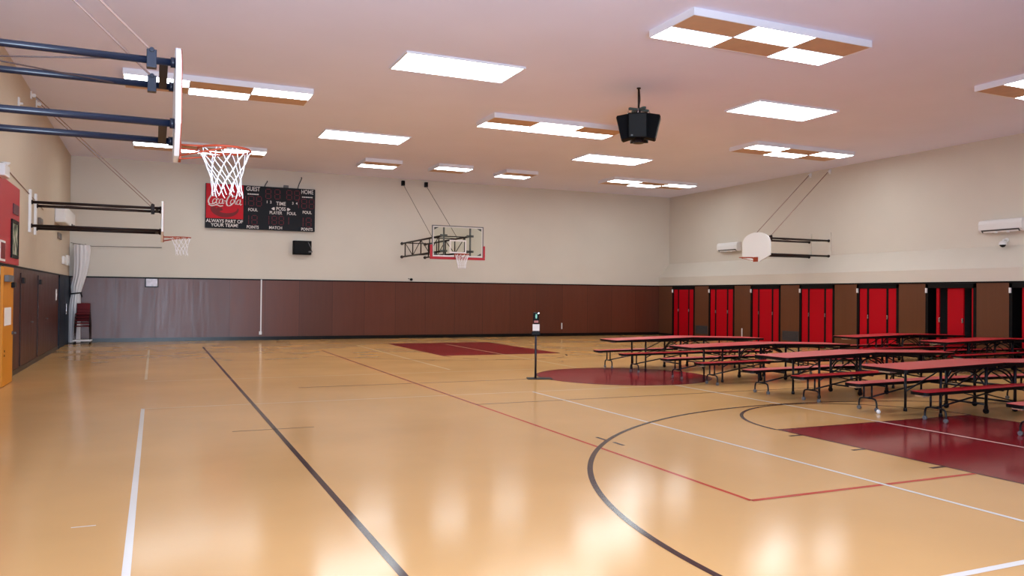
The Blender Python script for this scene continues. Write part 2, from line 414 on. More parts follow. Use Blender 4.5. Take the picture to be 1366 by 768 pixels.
# ------------------------------------------------------------------ hoops
def fan_poly(w=1.37, h=0.98):
    # fan-shaped backboard in (u, z), origin bottom centre
    p = [(-0.2, 0), (0.2, 0), (w/2, 0.20)]
    r = w/2
    p.append((w/2, h-0.42))
    for i in range(1, 16):
        a = PI*i/16; p.append((r*math.cos(a), h-0.42+0.42*math.sin(a)**0.8))
    p.append((-w/2, h-0.42)); p.append((-w/2, 0.20))
    return p
def ring_pts(cx, cy, z, r, n=40): return [(cx+r*math.cos(2*PI*i/n), cy+r*math.sin(2*PI*i/n), z) for i in range(n)]
def make_rim(parent, s, x0, z, matr, netted=True, net_len=0.44, cord=0.0048, noz=0.0):
    # s: direction (+1/-1) the rim points along local x, x0: backboard face
    b = MB(); cx = x0+s*0.40
    b.tube(ring_pts(cx, 0, z, 0.235), 0.011, 8, 0, True)
    b.tube([(x0, 0.10, z), (cx-s*0.235*0.8, 0.14, z)], 0.009).tube([(x0, -0.10, z), (cx-s*0.235*0.8, -0.14, z)], 0.009)
    b.tube([(x0, 0.10, z-0.10), (cx, 0.235, z-0.015)], 0.008).tube([(x0, -0.10, z-0.10), (cx, -0.235, z-0.015)], 0.008)
    b.box((x0, -0.11, z-0.13), (x0+s*0.02, 0.11, z+0.03))
    rim = b.build('rim', matr, parent)
    if netted:
        nb = MB(); N = 10; R = random.Random(3)
        def rad(t): return 0.232-0.105*(1-(1-min(1, t/0.8))**1.7)+0.01*max(0, t-0.8)*5
        for k in range(N):
            for d in (1, -1):
                pts = []
                end = 0.84+0.16*R.random(); ph = R.random()*0.25
                for i in range(25):
                    t = i/24*end; a = 2*PI*(k/N)+d*(0.02+(PI/N)*(5.0*t**1.1)+0.05*math.sin(t*11+ph*9)); r = rad(t)*(1+0.05*math.sin(7*t+k)*t)
                    pts.append((cx+0.03*s*t+r*math.cos(a), r*math.sin(a), z-0.012-net_len*t-noz*t+0.006*math.sin(t*20+k)))
                nb.tube(pts, cord, 5)
        net = nb.build('net', M['net'], rim)
    return rim
def side_hoop(x_wall, yc, s, label, steel, board_x, netted=True):
    """arms reach from the side wall; s=+1 left wall, -1 right wall; built in a local frame: x away from wall"""
    t = thing('basketball_hoop', (x_wall, yc, 0), label, 'basketball hoop')
    L = abs(board_x-x_wall)
    X = lambda d: s*d
    # two white wall mounting boards
    for y in (-0.45, 0.45):
        MB().box((0, y-0.07, 3.02), (X(0.05), y+0.07, 3.98)).build('mounting_board', M['white' if s > 0 else 'wall'], t, 0.005)
    for z in (3.70, 3.17):
        for y in (-0.45, 0.45):
            b = MB(); b.tube([(X(0.05), y, z), (X(L-0.02), y, z)], 0.032, 12)
            b.cyl((X(0.05), y, z), (X(0.075), y, z), 0.05); b.cyl((X(L-0.06), y, z), (X(L-0.02), y, z), 0.045)
            b.build('arm', steel, t)
        b = MB(); b.box((X(L-0.15), -0.45, z-0.03), (X(L-0.08), 0.45, z+0.03)); b.build('cross_bar', M['darksteel'], t, 0.004)
    cr = MB(); cr.tube([(X(0.1), -0.45, 3.68), (X(L-0.5), 0.45, 3.68)], 0.007, 6).tube([(X(0.1), 0.45, 3.68), (X(L-0.5), -0.45, 3.68)], 0.007, 6)
    cr.build('tie_rod', M['cabledark'], t)
    for y in (-0.45, 0.45):
        b = MB(); b.box((X(L-0.25), y-0.04, 3.63), (X(L-0.17), y+0.04, 3.785))
        b.cyl((X(L-0.21), y-0.055, 3.78), (X(L-0.21), y+0.055, 3.78), 0.02)
        b.build('cable_clamp', steel, t, 0.004)
        # lifting cables run up to the ceiling toward the wall
        b = MB(); b.tube([(X(L-0.21), y, 3.78), (X(0.09), y*0.98, ZC-0.12)], 0.011, 6)
        b.build('lift_cable', M['cable'], t)
        pb = MB(); pb.box((0, y-0.035, ZC-0.2), (X(0.03), y+0.035, ZC-0.03)); pb.cyl((X(0.07), y-0.02, ZC-0.12), (X(0.07), y+0.02, ZC-0.12), 0.045); pb.box((0, y-0.012, ZC-0.14), (X(0.08), y+0.012, ZC-0.10))
        pb.build('wall_pulley', M['whiteplastic'], t)
    z0 = 2.93
    bd = MB().prism([(u, z0+v) for u, v in fan_poly()], X(L-0.02), X(L+0.025), 'yz').build('backboard', M['white'], t, 0.006)
    edge = [(X(L+0.026), u*0.985, z0+0.008+v*0.985) for u, v in fan_poly()]
    if s > 0: MB().tube(edge, 0.006, 5, 0, True).build('border', M['rim'], bd)
    sq = MB()
    for a, b2 in (((-0.3, 3.15), (0.3, 3.17)), ((-0.3, 3.58), (0.3, 3.60)), ((-0.3, 3.17), (-0.28, 3.58)), ((0.28, 3.17), (0.3, 3.58))):
        sq.box((X(L+0.025), a[0], a[1]), (X(L+0.028), b2[0], b2[1]))
    if s > 0: sq.build('target_square', M['rim'], bd)
    r = make_rim(t, s, X(L+0.025), 3.05, M['rim'], netted)
    return t
side_hoop(XL, 8.0, 1, 'basketball hoop in the foreground at upper left with navy arms and long white net', M['navysteel'], 0.16)
side_hoop(XL, 21.25, 1, 'basketball hoop farther down the left wall with dark brown arms, seen edge on', M['darksteel'], 0.14)
side_hoop(XR, 21.25, -1, 'basketball hoop on the right wall with a white fan-shaped backboard', M['darksteel'], 18.5, False)

def glass_hoop():
    yb = 25.25; cx = 9.27
    t = thing('basketball_hoop', (cx, YB, 0), 'basketball hoop on the back wall with glass backboard and red padding', 'basketball hoop')
    yl = yb-YB; W, z0, z1 = 0.915, 2.95, 4.02
    g = box1('glass_pane', (-W+0.03, yl-0.006, z0+0.03), (W-0.03, yl+0.006, z1-0.03), M['glass'], t)
    f = MB()
    for a, b in (((-W, z0), (W, z0+0.03)), ((-W, z1-0.03), (W, z1)), ((-W, z0+0.03), (-W+0.03, z1-0.03)), ((W-0.03, z0+0.03), (W, z1-0.03))):
        f.box((a[0], yl-0.025, a[1]), (b[0], yl+0.025, b[1]))
    f.build('board_frame', M['grey'], t, 0.003)
    wl_ = MB(); i0 = 0.05
    for a, b in (((-W+0.03, z0+0.03), (W-0.03, z0+0.075)), ((-W+0.03, z1-0.055), (W-0.03, z1-0.03)), ((-W+0.03, z0+0.075), (-W+0.06, z1-0.055)), ((W-0.06, z0+0.075), (W-0.03, z1-0.055))):
        wl_.box((a[0], yl-0.010, a[1]), (b[0], yl-0.0065, b[1]))
    for a, b in (((-0.3, 3.10), (0.3, 3.15)), ((-0.3, 3.5), (0.3, 3.55)), ((-0.3, 3.15), (-0.25, 3.5)), ((0.25, 3.15), (0.3, 3.5))):
        wl_.box((a[0], yl-0.010, a[1]), (b[0], yl-0.0065, b[1]))
    wl_.build('white_stripe', M['letter'], g)
    cn = MB()
    for sx, zz, sz in ((-1, z1-0.07, -1), (1, z1-0.07, -1), (1, z0+0.09, 1), (-1, z0+0.09, 1)):
        x = sx*(W-0.08); cn.prism([(x, zz), (x-sx*0.15, zz), (x, zz+sz*0.08)], yl-0.012, yl+0.012, 'xz')
    cn.build('corner_plate', M['ventgrey'], g)
    pd = MB(); pd.box((-W-0.06, yl-0.045, z0-0.06), (W+0.06, yl+0.045, z0+0.02)).box((-W-0.06, yl-0.045, z0+0.02), (-W+0.01, yl+0.045, z0+0.42)).box((W-0.01, yl-0.045, z0+0.02), (W+0.06, yl+0.045, z0+0.42))
    pd.build('edge_padding', M['padred'], t, 0.015)
    # two braced side trusses from the wall, arms carry the board
    for x in (-0.48, 0.46):
        tr = MB()
        for z in (3.69, 3.17):
            tr.tube([(x, -0.02, z), (x, yl+0.1, z)], 0.032, 10)
            tr.cyl((x, 0, z), (x, -0.03, z), 0.06)
        ys = [-0.45, -1.45, -2.45, -3.45, -4.45]
        for i, y in enumerate(ys):
            tr.tube([(x, y, 3.17), (x, y, 3.69)], 0.022, 8)
            if i: 
                tr.tube([(x, ys[i-1], 3.69 if i % 2 else 3.17), (x, y, 3.17 if i % 2 else 3.69)], 0.014, 6)
        tr.build('side_truss', M['darksteel'], t)
        up = MB(); up.box((x-0.025, yl+0.03, z0+0.03), (x+0.025, yl+0.08, z1-0.06)).box((x-0.12, yl+0.03, 3.66), (x+0.12, yl+0.1, 3.73)).box((x-0.12, yl+0.03, 3.14), (x+0.12, yl+0.1, 3.21))
        up.build('board_upright', M['grey'], t, 0.004)
        cl = MB(); cl.tube([(x, -3.7, 3.72), (x, -0.12, 5.98)], 0.009, 6); cl.build('lift_cable', M['cabledark'], t)
        pb = MB(); pb.box((x-0.06, -0.14, 5.95), (x+0.06, 0, 6.14)); pb.cyl((x-0.05, -0.1, 6.0), (x+0.05, -0.1, 6.0), 0.05)
        pb.build('pulley_block', M['black'], t, 0.006)
    cb = MB()
    for y in (-0.45, -3.7, -4.6):
        cb.tube([(-0.48, y, 3.69), (0.46, y, 3.69)], 0.018, 8)
    cb.tube([(-0.48, -1.45, 3.17), (0.46, -3.45, 3.17)], 0.012, 6)
    cb.build('cross_bar', M['darksteel'], t)
    # rim pointing toward the hall centre
    rimroot = MB(); cy = yl-0.40; z = 3.05
    rimroot.tube([(0+0.235*math.cos(2*PI*i/40), cy+0.235*math.sin(2*PI*i/40), z) for i in range(40)], 0.014, 8, 0, True)
    for sx in (-1, 1):
        rimroot.tube([(sx*0.1, yl, z), (sx*0.16, cy+0.17, z)], 0.012).tube([(sx*0.1, yl, z-0.12), (sx*0.235, cy, z-0.01)], 0.012)
    rimroot.box((-0.13, yl-0.035, z-0.14), (0.13, yl-0.012, z+0.04))
    rim = rimroot.build('rim', M['rim'], t)
    nb = MB(); N = 12
    for k in range(N):
        for d in (1, -1):
            pts = []
            for i in range(11):
                u = i/10; a = 2*PI*k/N+d*PI/N*2.6*u; r = 0.232*(1-u)**1.8+0.13*(1-(1-u)**1.8)
                pts.append((r*math.cos(a), cy+r*math.sin(a), z-0.01-0.46*u))
            nb.tube(pts, 0.006, 5)
    nb.build('net', M['net'], rim)
glass_hoop()

# ------------------------------------------------------------------ scoreboard
def text_mesh(txt, size, x, z, y, name, m, parent, align='CENTER', bold=0.0, sx=1.0, shear=0.0):
    cu = bpy.data.curves.new(name, 'FONT'); cu.body = txt; cu.size = size; cu.align_x = align; cu.align_y = 'CENTER'
    cu.extrude = 0.004; cu.offset = bold; cu.shear = shear
    o = bpy.data.objects.new(name, cu); C.objects.link(o)
    bpy.context.view_layer.update()
    me = bpy.data.meshes.new_from_object(o.evaluated_get(bpy.context.evaluated_depsgraph_get()))
    bpy.data.objects.remove(o); bpy.data.curves.remove(cu)
    for v in me.vertices:
        v.co = (x+v.co.x*sx, y-0.003-v.co.z, z+v.co.y)
    me.materials.clear(); me.materials.append(m)
    ob = bpy.data.objects.new(name, me); C.objects.link(ob); ob.parent = parent
    return ob
def catmull(P, n=8):
    out = []
    Q = [P[0]]+P+[P[-1]]
    for i in range(1, len(Q)-2):
        p0, p1, p2, p3 = Q[i-1], Q[i], Q[i+1], Q[i+2]
        for k in range(n):
            t = k/n
            out.append(tuple(0.5*((2*b)+(-a+c)*t+(2*a-5*b+4*c-d)*t*t+(-a+3*b-3*c+d)*t**3) for a, b, c, d in zip(p0, p1, p2, p3)))
    out.append(P[-1]); return out
def scoreboard():
    x0, x1, z0, z1 = 1.59, 5.40, 4.0, 5.57
    cx, cz = (x0+x1)/2, (z0+z1)/2
    t = thing('scoreboard', (cx, YB, cz), 'wide black scoreboard with a red soda panel on the back wall', 'scoreboard')
    d = -0.16
    HX, HZ = (x1-x0)/2, (z1-z0)/2
    MB().box((-HX, d, -HZ), (HX, 0, HZ)).build('cabinet', M['boardblack'], t, 0.01)
    px0, px1 = -HX+0.02, -HX+1.27
    rp = MB().box((px0, d-0.02, -HZ+0.34), (px1, d, HZ-0.01)).build('soda_panel', M['boardred'], t, 0.004)
    S = d-0.02
    # dark disc with a bottle-like swirl under the script
    dm = MB(); n = 40; ex, ez = (px0+px1)/2, -0.13
    poly = [(ex+0.48*math.cos(-PI*i/n), ez+0.02+0.30*math.sin(-PI*i/n)) for i in range(n+1)]+[(ex+0.36*math.cos(-PI+PI*i/n), ez+0.02+0.22*math.sin(-PI+PI*i/n)) for i in range(n+1)]
    for i in range(n):
        a0, a1 = PI*0.92+PI*1.12*i/n, PI*0.92+PI*1.12*(i+1)/n
        inn = lambda a: (ex+0.06+0.36*math.cos(a), S-0.002, ez+0.05+0.17*math.sin(a)); out = lambda a: (ex+0.47*math.cos(a), S-0.002, ez+0.02+0.29*math.sin(a))
        dm.add([out(a0), out(a1), inn(a1), inn(a0)], [(0,1,2,3)], 0)
    dm.prism([(ex-0.30, ez+0.02), (ex-0.24, ez+0.08), (ex-0.10, ez+0.06), (ex-0.06, ez-0.02), (ex-0.16, ez-0.06), (ex-0.22, ez-0.15), (ex-0.31, ez-0.09)], S-0.003, S, 'xz')
    dm.build('dark_swoosh', M['boarddark'], rp)
    # white script drawn with a broad pen
    sb = MB(); lay = [0.006]
    def pen(P, w0, w1, ang=0.9):
        pts = catmull([(px0+0.04+x*1.18, z) for x, z in P], 9); n = len(pts)
        nx, nz = math.cos(ang), math.sin(ang)
        vs = []; fs = []; lay[0] += 0.0006
        for i, (x, z) in enumerate(pts):
            a = pts[max(0, i-1)]; b = pts[min(n-1, i+1)]
            dx, dz = b[0]-a[0], b[1]-a[1]; l = math.hypot(dx, dz) or 1
            px, pz = -dz/l, dx/l
            w = w0+(w1-w0)*abs(dz/l)
            vs += [(x+px*w/2, S-lay[0], z+pz*w/2), (x-px*w/2, S-lay[0], z-pz*w/2)]
        for i in range(n-1): fs.append((2*i, 2*i+1, 2*i+3, 2*i+2))
        sb.add(vs, fs, 0)
    a = 0.06   # baseline of the script
    # C with its long underline flourish
    pen([(0.20, a+0.27), (0.22, a+0.33), (0.17, a+0.36), (0.09, a+0.26), (0.03, a+0.11), (0.06, a+0.0), (0.15, a+0.0), (0.24, a+0.06)], 0.022, 0.048)
    pen([(0.03, a-0.02), (0.12, a-0.07), (0.26, a-0.03), (0.36, a-0.07), (0.44, a-0.05)], 0.036, 0.024)
    def oval(x, w=0.05, h=0.085, z=None):
        z = a+0.10 if z is None else z
        pen([(x+w*math.cos(q)+0.25*h*math.sin(q), z+h*math.sin(q)) for q in [i*PI/6 for i in range(13)]], 0.014, 0.028)
    oval(0.20)
    pen([(0.33, a+0.16), (0.29, a+0.19), (0.255, a+0.10), (0.265, a+0.02), (0.31, a+0.02), (0.35, a+0.07)], 0.014, 0.028)
    oval(0.385); pen([(0.435, a+0.19), (0.42, a+0.07), (0.435, a+0.02), (0.475, a+0.06)], 0.014, 0.027)
    pen([(0.47, a+0.12), (0.52, a+0.12)], 0.025, 0.025)
    # second C
    pen([(0.70, a+0.25), (0.72, a+0.32), (0.67, a+0.36), (0.585, a+0.24), (0.54, a+0.08), (0.57, a-0.04), (0.65, a-0.03), (0.72, a+0.05)], 0.022, 0.048)
    pen([(0.69, a+0.31), (0.78, a+0.30), (0.88, a+0.36), (0.97, a+0.33)], 0.03, 0.025)
    oval(0.705)
    pen([(0.76, a+0.10), (0.82, a+0.26), (0.845, a+0.33), (0.81, a+0.30), (0.785, a+0.10), (0.80, a+0.02), (0.84, a+0.05)], 0.014, 0.026)
    oval(0.885); pen([(0.94, a+0.20), (0.925, a+0.07), (0.94, a+0.0), (0.985, a+0.04)], 0.014, 0.028)
    sb.build('script_lettering', M['letter'], rp)
    text_mesh('ALWAYS PART OF', 0.165, (px0+px1)/2, -HZ+0.245, d, 'lettering', M['letter'], t, bold=0.002, sx=0.92)
    text_mesh('YOUR TEAM!', 0.165, (px0+px1)/2, -HZ+0.10, d, 'lettering', M['letter'], t, bold=0.002, sx=0.95)
    gx, hx = -HX+1.27+0.33, HX-0.29
    def cap(s, size, x, z, **k): text_mesh(s, size, x, z, d, 'lettering', M['letter'], t, bold=k.get('bold', 0.0015), sx=k.get('sx', 0.9))
    cap('GUEST', 0.22, gx, HZ-0.12, sx=0.72); cap('HOME', 0.22, hx, HZ-0.12, sx=0.72)
    for x in (gx, hx):
        b = MB()
        for i in range(6): b.box((x-0.19+i*0.066, d-0.004, HZ-0.325), (x-0.19+i*0.066+0.05, d, HZ-0.285))
        b.build('bonus_lamp_row', M['letter'], t)
    def digit(x, z, w, h):
        b = MB(); g = 0.022; y0, y1 = d-0.004, d
        for zz in (z-h/2, z, z+h/2): b.box((x-w/2+g, y0, zz-g/2), (x+w/2-g, y1, zz+g/2))
        for xx in (x-w/2, x+w/2):
            b.box((xx-g/2, y0, z-h/2+g), (xx+g/2, y1, z-g)).box((xx-g/2, y0, z+g), (xx+g/2, y1, z+h/2-g))
        b.build('digit', M['segment'], t)
    def one(x, z, h):
        b = MB(); b.box((x-0.011, d-0.004, z-h/2), (x+0.011, d, z-0.01)).box((x-0.011, d-0.004, z+0.01), (x+0.011, d, z+h/2)); b.build('digit', M['segment'], t)
    for x in (gx, hx-0.05):
        one(x-0.26, HZ-0.55, 0.34); digit(x-0.06, HZ-0.55, 0.18, 0.34); digit(x+0.21, HZ-0.55, 0.17, 0.34)
    cap('FOUL', 0.15, gx, HZ-0.87); cap('FOUL', 0.15, hx, HZ-0.87)
    for x in (gx, hx): one(x-0.14, -HZ+0.34, 0.32); digit(x+0.06, -HZ+0.34, 0.18, 0.32)
    cap('POINTS', 0.15, gx, -HZ+0.075, sx=0.82); cap('POINTS', 0.15, hx, -HZ+0.075, sx=0.82)
    mx = gx+1.0
    cap('TIME', 0.19, mx-0.02, HZ-0.60, sx=0.85); cap('POSS', 0.18, mx-0.02, HZ-0.79, sx=0.85)
    for s in (-1, 1):
        b = MB(); ax = mx-0.02+s*0.27; az = HZ-0.79
        b.prism([(ax+s*0.07, az), (ax-s*0.0, az+0.05), (ax-s*0.05, az+0.05), (ax-s*0.05, az-0.05), (ax, az-0.05)], d-0.004, d, 'xz'); b.build('possession_arrow', M['letter'], t)
    cap('1', 0.13, mx-0.51, HZ-0.56); cap('2', 0.13, mx-0.38, HZ-0.56); cap('3', 0.13, mx+0.40, HZ-0.56); cap('4', 0.13, mx+0.54, HZ-0.56)
    cap('PLAYER', 0.16, mx-0.20, HZ-0.94, sx=0.82); cap('FOUL', 0.15, mx+0.36, HZ-0.94)
    cap('MATCH', 0.15, mx-0.20, -HZ+0.085)
    for x in (mx-0.47, mx-0.15, mx+0.27, mx+0.55): digit(x, HZ-0.26, 0.18, 0.34)
    one(mx-0.44, -HZ+0.36, 0.3); digit(mx-0.25, -HZ+0.36, 0.16, 0.3); digit(mx+0.0, -HZ+0.36, 0.16, 0.3); one(mx+0.26, -HZ+0.36, 0.26)
    jb = MB().box((mx+0.08, -0.12, HZ), (mx+0.25, -0.02, HZ+0.1)).build('junction_box', M['grey'], t, 0.006)
    for xx, lean, hh in ((gx+0.40, 0.10, 0.22), (mx+0.58, 0.14, 0.44)):
        b = MB(); b.tube(catmull([(xx, -0.06, HZ-0.02), (xx+lean*0.4, -0.06, HZ+hh*0.4), (xx+lean, -0.05, HZ+hh*0.85), (xx+lean, -0.02, HZ+hh)], 6), 0.018, 6); b.build('hanger_hose', M['ventgrey'], t)
scoreboard()
tb = thing('wall_speaker', (4.95, YB, 3.395), 'black square loudspeaker on the back wall below the scoreboard', 'speaker')
MB().box((-0.33, -0.22, -0.255), (0.33, -0.0, 0.255)).build('cabinet', M['blackmatte'], tb, 0.015)
MB().box((-0.30, -0.235, -0.225), (0.30, -0.22, 0.225)).build('grille', M['black'], tb, 0.006)
MB().tube([(0.2, -0.24, 0.2), (0.29, -0.26, 0.02), (0.33, -0.25, -0.12)], 0.012, 6).box((0.22, -0.25, -0.17), (0.36, -0.235, -0.12)).build('bracket', M['grey'], tb)

# ------------------------------------------------------------------ hanging speaker cluster
def cluster():
    t = thing('speaker_cluster', (9.5, 14.65, ZC), 'cluster of black loudspeakers hanging from the ceiling', 'speaker cluster')
    b = MB(); b.cyl((0, 0, 0), (0, 0, -0.02), 0.045); b.tube([(0, 0, -0.02), (0, 0, -0.50)], 0.022, 10); b.tube([(0.03, 0.02, 0), (0.05, 0.02, -0.25), (0.02, 0.03, -0.5)], 0.008, 6)
    b.build('drop_pipe', M['darksteel'], t)
    b = MB(); b.box((-0.24, -0.03, -0.50), (0.24, 0.03, -0.45)); b.box((-0.03, -0.24, -0.50), (0.03, 0.24, -0.45)); b.build('cross_beam', mat('beam_green', srgb(58, 74, 72), 0.5), t, 0.004)
    for a in (0.0, 0.5, 1.0, 1.5):
        an = a*PI-PI/2-0.62
        ch = MB(); ca, sa = math.cos(an), math.sin(an)
        ch.tube([(0.22*ca, 0.22*sa, -0.49), (0.26*ca, 0.26*sa, -0.62)], 0.008, 6)
        ch.build('hanging_chain', M['chrome'], t)
        xf = Matrix.Rotation(an+PI/2, 4, 'Z') @ Matrix.Translation((0, -0.24, -0.84)) @ Matrix.Rotation(math.radians(13), 4, 'X')
        sp = MB().prism([(-0.20, -0.17), (0.20, -0.17), (0.13, 0.13), (-0.13, 0.13)], -0.27, 0.25, 'xy', 0, xf).build('loudspeaker', M['blackmatte'], t, 0.012)
        MB().box((-0.18, -0.185, -0.25), (0.18, -0.17, 0.23), 0, xf).build('grille', M['black'], sp, 0.004)
        MB().box((-0.14, -0.192, -0.23), (-0.10, -0.185, -0.20), 0, xf).build('badge', M['grey'], sp)
    MB().lathe([(0.12, -1.20), (0.12, -1.12), (0.05, -1.10), (0.05, -0.5)], 16).build('centre_mount', M['darksteel'], t)
cluster()

# ------------------------------------------------------------------ cafeteria tables
HL = 2.1
def half_poly(s, x0, x1, hw, r=0.07):
    # outline of one half leaf: square at the centre, round corners at the outer end
    pts = [(x0, -hw)]
    for i in range(5): a = -PI/2+PI/2*i/4; pts.append((x1-r+r*math.cos(a), -hw+r+r*math.sin(a)))
    for i in range(5): a = PI/2*i/4; pts.append((x1-r+r*math.cos(a), hw-r+r*math.sin(a)))
    pts.append((x0, hw))
    return [(s*x, y) for x, y in pts]
def leaf(parent, name, s, hw, yc, zc, ze, th, r):
    xf = Matrix.Translation((0, yc, 0))
    def slab(x0, x1, h, za, zb, m, nm, par):
        poly = half_poly(s, x0, x1, h, r)
        b = MB(); zz = lambda x: zc+(ze-zc)*abs(x)/HL
        n = len(poly)
        vs = [(x, y+yc, zz(x)+za) for x, y in poly]+[(x, y+yc, zz(x)+zb) for x, y in poly]
        b.add(vs, [tuple(range(n)), tuple(range(n, 2*n))]+[(i, (i+1) % n, n+(i+1) % n, n+i) for i in range(n)])
        return b.build(nm, m, par)
    o = slab(0.012, HL-0.006, hw-0.006, -0.004, 0.0, M['tabred'], name, parent)
    slab(0.008, HL, hw, -th, -0.003, M['tabedge'], 'edge_band', o)
    return o
def make_table(loc, rz, label):
    t = thing('folding_bench_table', loc, label, 'cafeteria table', 'red cafeteria tables with attached benches', rz)
    zc, ze = 0.765, 0.715
    for s in (-1, 1):
        leaf(t, 'tabletop', s, 0.40, 0, zc, ze, 0.048, 0.06)
        for y in (-0.58, 0.58):
            leaf(t, 'bench', s, 0.15, y, 0.45, 0.43, 0.044, 0.08)
    zt = lambda x: zc+(ze-zc)*abs(x)/HL-0.048
    zb = lambda x: 0.45-0.02*abs(x)/HL-0.044
    for s in (-1, 1):
        rl = MB()
        for y in (-0.26, 0.26): rl.box((s*0.05, y-0.015, zt(1)-0.032), (s*1.85, y+0.015, zt(1)+0.006))
        rl.box((s*1.25, -0.3, zt(1.3)-0.03), (s*1.29, 0.3, zt(1.3)-0.003)); rl.build('top_rail', M['tabsteel'], t)
        for y in (-0.30, 0.30):
            b = MB(); b.tube([(s*1.27, y, zt(1.27)), (s*1.27, y, 0.03)], 0.019, 10); b.lathe([(0.024, 0.0), (0.03, 0.006), (0.024, 0.05)], 12, 0, (s*1.27, y, 0))
            lg = b.build('leg', M['tabsteel'], t)
            br = MB(); br.tube([(s*1.27, y, 0.30), (s*0.35, y*0.95, zt(0.35)-0.03)], 0.012, 8); br.build('diagonal_brace', M['tabsteel'], t)
        # centre frame: two uprights joined by an arch, with casters
        cf = MB(); x = s*0.33
        for y in (-0.33, 0.33): cf.tube([(x, y, 0.10), (x, y, zt(0.33))], 0.022, 10)
        cf.tube(catmull([(x, -0.33, 0.38), (x, -0.2, 0.55), (x, 0, 0.62), (x, 0.2, 0.55), (x, 0.33, 0.38)], 5), 0.014, 8)
        cf.tube([(x, -0.60, zb(0.3)-0.02), (x, 0.60, zb(0.3)-0.02)], 0.018, 10)
        cf.tube([(x, -0.33, 0.14), (x, 0.33, 0.14)], 0.016, 8)
        cf.build('centre_frame', M['tabsteel'], t)
        for y in (-0.33, 0.33):
            cs = MB(); cs.box((x-0.022, y-0.018, 0.05), (x+0.022, y+0.018, 0.12)); c = cs.build('caster', M['tabsteel'], t)
            MB().cyl((x-0.014, y, 0.042), (x+0.014, y, 0.042), 0.042, 16).build('wheel', M['black'], c)
        # bench supports at the outer ends
        for y in (-0.58, 0.58):
            xb = s*1.74; b = MB()
            for dy in (-0.075, 0.075): b.tube([(xb, y+dy, zb(1.74)), (xb, y+dy, 0.19)], 0.015, 8)
            b.tube([(xb, y-0.09, 0.19), (xb, y+0.09, 0.19)], 0.015, 8)
            for q in (-1, 1):
                b.tube(catmull([(xb, y+q*0.06, 0.19), (xb, y+q*0.14, 0.175), (xb, y+q*0.165, 0.11), (xb, y+q*0.165, 0.05)], 4), 0.014, 8)
            bl = b.build('bench_leg', M['tabsteel'], t)
            for q in (-1, 1):
                MB().cyl((xb-0.016, y+q*0.165, 0.03), (xb+0.016, y+q*0.165, 0.03), 0.03, 14).build('foot_wheel', M['grey'], bl)
            d = MB(); d.tube([(s*1.74, y, 0.19), (s*0.42, y, zb(0.4)-0.01)], 0.013, 8); d.build('bench_brace', M['tabsteel'], t)
            lt = MB(); lt.box((s*1.93, y-0.07, zb(1.95)-0.028), (s*2.06, y+0.07, zb(1.95)-0.002)); lt.build('end_latch', M['chrome'], t, 0.006)
        lt = MB(); lt.box((s*1.93, -0.10, zt(1.95)-0.03), (s*2.07, 0.10, zt(1.95)-0.002)); lt.build('end_latch', M['chrome'], t, 0.006)
    # arched fold links along the middle
    for y in (-0.30, 0.30):
        a = MB(); a.tube(catmull([(-0.33, y, 0.50), (-0.2, y, 0.62), (0, y, 0.665), (0.2, y, 0.62), (0.33, y, 0.50)], 5), 0.014, 8)
        a.tube([(-0.33, y, 0.30), (0.33, y, 0.16)], 0.010, 6); a.build('fold_link', M['tabsteel'], t)
    return t
T1 = make_table((11.72, 8.38, 0), 0.0, 'red bench table nearest the camera, its top cut by the right edge')
dup(T1, 'red bench table in the second row from the camera, left column', (11.66, 10.68, 0), 0.02)
dup(T1, 'red bench table in the third row from the camera, left column', (11.72, 13.26, 0), -0.01)
dup(T1, 'red bench table farthest left and back, standing over the red centre circle', (11.62, 15.86, 0), -0.015)
dup(T1, 'red bench table at back right in front of the closed red pockets', (18.6, 15.6, 0), 0.0)
dup(T1, 'red bench table in front of the half open dark pocket at right', (18.85, 13.2, 0), 0.01)
dup(T1, 'red bench table mostly out of frame, only a bench end showing at the right edge', (11.72, 5.85, 0), 0.0)

# ------------------------------------------------------------------ hand sanitizer stand
def sanitizer():
    t = thing('sanitizer_stand', (7.16, 14.81, 0), 'black hand sanitizer dispenser stand at the edge of the red circle', 'sanitizer stand', None, -0.35)
    b = MB(); b.box((-0.17, -0.17, 0), (0.34, 0.17, 0.014)); b.build('base_plate', M['black'], t, 0.005)
    MB().tube([(0, 0, 0.01), (0, 0, 1.0)], 0.022, 12).build('pole', mat('pole_navy', srgb(30, 30, 46), 0.35, metal=0.4), t)
    MB().box((-0.085, -0.03, 0.90), (0.085, 0.03, 0.97)).build('drip_tray', M['black'], t, 0.006)
    MB().box((-0.07, -0.045, 0.985), (0.07, -0.03, 1.12)).build('notice_card', M['paper'], t)
    ds = MB().box((-0.06, -0.06, 1.13), (0.06, 0.06, 1.36)).build('dispenser', M['black'], t, 0.014)
    MB().prism([(0.018*math.cos(i*PI/8), 1.285+0.05*math.sin(i*PI/8)) for i in range(16)], -0.064, -0.058, 'xz').build('level_window', M['sangreen'], ds)
    MB().box((-0.045, -0.066, 1.15), (0.045, -0.058, 1.195)).build('red_label', mat('label_red', srgb(160, 90, 84), 0.5), ds)
    MB().cyl((0.048, -0.06, 1.345), (0.048, -0.068, 1.345), 0.012, 10).build('lock', M['chrome'], ds)
    MB().box((-0.05, -0.03, 0.97), (0.05, 0.0, 1.2)).build('back_plate', M['black'], t)
sanitizer()

